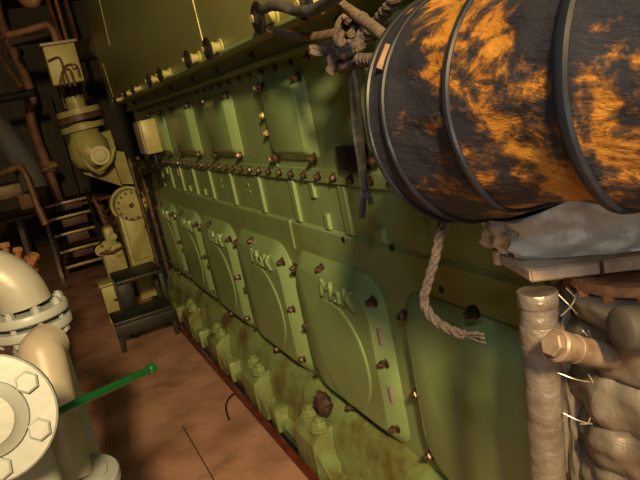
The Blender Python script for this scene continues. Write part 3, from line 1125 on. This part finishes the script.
wl = math.atan2(at(578, 320, .96).y - vc.y, at(578, 320, .96).x - vc.x)
bm = bmesh.new()
for (x0, y0), (x1, y1) in (((556, 292), (577, 314)), ((577, 292), (561, 316)), ((566, 288), (577, 300)), ((556, 372), (590, 382)), ((588, 374), (592, 384)), ((563, 413), (592, 424)),
                           ((588, 330), (594, 356)), ((582, 330), (600, 350)), ((590, 418), (580, 424))):
    p0, p1 = at(x0, y0, .93), at(x1, y1, .93)
    bm = bmesh.new()
    tube(bm, spline([p0, p0.lerp(p1, .5) + ROT @ Vector((.001, .002, -.006)), p1], 5), .0011, 6)
    obj('tie_wire', bm, 'wire', t)
# clamp flange between bracket and lagging
bm = bmesh.new()
fc = Vector((vc.x, vc.y, zt))
lathe(bm, fc, (0, 0, -1), [(-.012, .11), (.004, .11), (.004, .09), (.02, .09)], 40)
fl = obj('flange', bm, 'rust', t)
for k in range(14):
    w = 2 * PI * k / 14
    bm = bmesh.new()
    lathe(bm, fc + Vector((math.cos(w) * .099, math.sin(w) * .099, -.004)), (0, 0, -1), [(0, .013), (.016, .013), (.016, .007), (.026, .007)], 6)
    obj('flange_bolt', bm, 'rust', fl)

# gap filler bag strip between pipe and column
bm = bmesh.new()
g0, g1 = at(566, 296, 1.02), at(580, 500, 1.10)
blob(bm, g0.lerp(g1, .5), .03, .03, (g0 - g1).length * .5, .35, 2.5, 8., basis(g0 - g1)[0] and Matrix(basis(g0 - g1)).transposed(), 2.6, 4)
tag(obj('lagging_strip', bm, 'cloth'), 'crumpled narrow silver strip between the taped pipe and the column', 'insulation')

# capped stub pipe
c0, c1 = at(555, 345, .84), at(610, 356, .90)
t = thing('capped_stub', 'short pipe stub with hexagonal plug in front of the taped pipe', 'pipe', c0)
bm = bmesh.new()
ln = (c1 - c0).length
lathe(bm, c0, c1 - c0, [(0, .0195), (.003, .0225), (.014, .0225), (.017, .0195), (ln, .0195)], 26)
st = obj('stub_pipe', bm, 'stub', t)
bm = bmesh.new()
lathe(bm, c0, c0 - c1, [(-.002, .0175), (.008, .0175), (.010, .0155)], 6)
obj('hex_plug', bm, 'stub', st)
bm = bmesh.new()
lathe(bm, c0.lerp(c1, .3), c1 - c0, [(0, .0193), (.001, .0207), (.005, .0207), (.006, .0193)], 26)
obj('collar', bm, 'stub', st)
# dark pipe end at the edge
c0, c1 = at(617, 330, .80), at(700, 316, .82)
t = thing('dark_pipe_end', 'dark rounded pipe end poking in from the right edge', 'pipe', c0)
bm = bmesh.new()
lathe(bm, c0, c1 - c0, [(0, .010), (.001, .024), (.005, .0285), (.012, .0295), ((c1 - c0).length, .0295)], 30)
obj('pipe_run', bm, 'dark', t)

# ------------------------------------------------------------------ white pipework, left foreground
def flange_ring(bm, c, d, r, thk, bore=None):
    lathe(bm, c, d, [(0, r * .96), (.004, r), (thk - .004, r), (thk, r * .97)], 40)


def hexhead(c, d, r, h):
    bm = bmesh.new()
    lathe(bm, c, d, [(0, r), (h * .75, r), (h, r * .82)], 6, .4)
    return bm


# rear riser: elbow, flange pair, upright, foot flange
fcen = at(31, 321, 1.72)
t = thing('white_elbow_pipe', 'white painted pipe with elbow and bolted flange pair at left', 'pipe', (fcen.x, fcen.y, 0))
down = Vector((0, 0, -1))
bm = bmesh.new()
side = (Vector((.35, .94, 0))).normalized()
RB = .115
arc = [fcen + Vector((0, 0, .05))]
for i in range(1, 13):
    w = PI / 2 * i / 12
    arc.append(fcen + Vector((0, 0, .05)) + side * (RB * (1 - math.cos(w))) + Vector((0, 0, RB * math.sin(w))))
arc.append(arc[-1] + side * .5)
tube(bm, arc, .069, 28)
obj('elbow', bm, 'elbow', t)
bm = bmesh.new()
cyl(bm, fcen + Vector((0, 0, .02)), Vector((fcen.x, fcen.y, .03)), .068, n=32)
obj('riser', bm, 'white', t)
for z0 in (.012, -.028):
    bm = bmesh.new()
    flange_ring(bm, fcen + Vector((0, 0, z0)), (0, 0, 1), .105, .026)
    obj('flange', bm, 'white', t)
nut = None
for i in range(8):
    w = 2 * PI * (i + .35) / 8
    q = fcen + Vector((math.cos(w) * .088, math.sin(w) * .088, 0))
    bm = bmesh.new()
    lathe(bm, q + Vector((0, 0, .038)), (0, 0, 1), [(0, .013), (.014, .013), (.014, .007), (.019, .007)], 6)
    cyl(bm, q + Vector((0, 0, -.04)), q + Vector((0, 0, .048)), .008, n=8)
    lathe(bm, q + Vector((0, 0, -.028)), (0, 0, -1), [(0, .013), (.014, .013), (.014, .007), (.019, .007)], 6)
    obj('flange_bolt', bm, 'white', t)
ff = at(71, 481, 1.56)
q0, q1 = at(41, 352, 1.60), Vector((ff.x, ff.y, ff.z + .005))
t = thing('cream_bend_pipe', 'beige stained pipe with foot flange leaning against the white riser', 'pipe', ff)
bm = bmesh.new()
tube(bm, spline([q0 + Vector((.06, -.02, .0)), q0 + Vector((.015, 0, -.005)), q0 + Vector((0, 0, -.03)), q0.lerp(q1, .5), q1], 8), .056, 26)
obj('pipe_run', bm, 'cream', t)
bm = bmesh.new()
flange_ring(bm, ff + Vector((0, 0, -.03)), (0, 0, 1), .118, .03)
obj('foot_flange', bm, 'white', t)
bm = bmesh.new()
lathe(bm, ff, (0, 0, 1), [(0, .092), (.007, .09), (.01, .075)], 36)
obj('raised_face', bm, 'white', t)
bm = bmesh.new()
cyl(bm, ff + Vector((0, 0, -.03)), Vector((ff.x, ff.y, .0)), .056, n=26)
obj('lower_pipe', bm, 'white', t)

# near branch with the big flange facing the aisle
bc = at(-12, 420, 1.08)
nrm = -((bc - CAM).normalized() + ROT @ Vector((.16, -.12, 0))).normalized()
t = thing('white_branch_valve', 'white valve branch whose big bolted flange faces the viewer', 'valve', (bc.x + .15, bc.y, 0))
bm = bmesh.new()
flange_ring(bm, bc - nrm * .024, nrm, .113, .024)
bf = obj('flange', bm, 'white', t)
bm = bmesh.new()
flange_ring(bm, bc - nrm * .052, nrm, .111, .024)
obj('counter_flange', bm, 'white', t)
bm = bmesh.new()
lathe(bm, bc - nrm * .002, nrm, [(0, .068), (.012, .066), (.022, .05), (.03, .045)], 36)
obj('hub', bm, 'white', t)
an, bn, _ = basis(nrm)
dq = at(18, 392, 1.05) - bc
BOLT0 = math.atan2(dq.dot(bn), dq.dot(an)) + .04
for i in range(6):
    w = 2 * PI * i / 6 + BOLT0
    q = bc + (an * math.cos(w) + bn * math.sin(w)) * .086
    obj('flange_bolt', hexhead(q, nrm, .0205, .012), 'white', bf)
bm = bmesh.new()
cyl(bm, bc - nrm * .05, bc - nrm * .2, .07, n=30)
obj('branch', bm, 'white', t)
e3 = bc - nrm * .16 + Vector((0, -.0, -.05))
bm = bmesh.new()
cyl(bm, e3 + Vector((0, 0, .06)), Vector((e3.x, e3.y, .02)), .062, n=32)
obj('valve_body', bm, 'white', t)

# green lever
h0, h1 = at(40, 420, 1.36), at(151, 369, 1.75)
t = thing('green_lever', 'glossy dark green lever with ball end crossing the white pipes', 'lever', h0)
bm = bmesh.new()
cyl(bm, h0, h1, .0115, .0105, n=20)
obj('rod', bm, 'handle', t)
bm = bmesh.new()
bmesh.ops.create_icosphere(bm, subdivisions=3, radius=.0175, matrix=Matrix.Translation(h1))
obj('ball_knob', bm, 'handle', t)

# rusty gear behind the elbow
t = thing('rusty_valve_gear', 'heap of orange rusty valve gear behind the white elbow', 'valve', at(24, 290, 3.2))
q = at(22, 262, 3.2)
bm = bmesh.new()
lathe(bm, q + Vector((.05, .08, -.12)), (0, .3, 1), [(0, .16), (.05, .17), (.06, .12), (.12, .11), (.16, .05)], 20)
obj('gear_body', bm, 'rust', t)
for i in range(9):
    p0 = at(6 + i * 3.6, 254 + 3 * (i % 3) + i * 1.5, 3.1 + .03 * (i % 4))
    bm = bmesh.new()
    d = Vector((random.uniform(-.5, .5), random.uniform(-.6, .6), 1))
    lathe(bm, p0 - Vector((0, 0, .06)), d, [(0, .03), (.03, .03), (.03, .016), (.09, .016), (.09, .026), (.115, .026)], 6)
    obj('rusty_stud', bm, 'rust', t)
bm = bmesh.new()
cyl(bm, q + Vector((.05, .08, -.1)), Vector((q.x + .05, q.y + .08, .01)), .09, n=20)
obj('stem', bm, 'dark', t)

# ------------------------------------------------------------------ lights
def area(name, loc, target, size, power, col, sy=None, spread=180):
    l = bpy.data.lights.new(name, 'AREA')
    l.energy = power
    l.color = col
    l.size = size
    l.spread = math.radians(spread)
    if sy:
        l.shape = 'RECTANGLE'
        l.size_y = sy
    o = bpy.data.objects.new(name, l)
    COL.objects.link(o)
    o.location = loc
    o.rotation_euler = (Vector(target) - Vector(loc)).to_track_quat('-Z', 'Y').to_euler()
    o.visible_camera = True
    return o


area('warm_deckhead_lamp', (-1.7, 1.35, 3.1), (2.4, .1, .9), .2, 325, (1, .66, .28), .35)
area('cool_work_lamp', (-.2, 1.1, 2.25), (1.4, .1, 1.2), .12, 7, (.86, .98, 1.0))
area('hand_lamp', (-.16, .72, 1.47), (.9, .1, 1.1), .07, 2.0, (1, .90, .80))
area('far_deckhead_lamp', (4.2, 1.9, 3.6), (5.2, .3, .8), .3, 4, (1, .66, .30), .8)
w = bpy.data.worlds.new('engine_room_dark')
bpy.context.scene.world = w
w.use_nodes = True
w.node_tree.nodes['Background'].inputs['Color'].default_value = (.02, .02, .018, 1)
w.node_tree.nodes['Background'].inputs['Strength'].default_value = .3

# ------------------------------------------------------------------ camera and view
cd = bpy.data.cameras.new('camera')
cd.sensor_width = 36
cd.lens = F / 640 * 36
cd.clip_start = .02
co = bpy.data.objects.new('camera', cd)
COL.objects.link(co)
rx, ry, rz = ROT @ Vector((1, 0, 0)), ROT @ Vector((0, -1, 0)), ROT @ Vector((0, 0, -1))
co.matrix_world = Matrix(((rx.x, ry.x, rz.x, CAM.x), (rx.y, ry.y, rz.y, CAM.y), (rx.z, ry.z, rz.z, CAM.z), (0, 0, 0, 1)))
sc = bpy.context.scene
sc.camera = co
sc.view_settings.view_transform = 'Standard'
sc.view_settings.look = 'None'
sc.view_settings.exposure = 0
sc.view_settings.gamma = 1
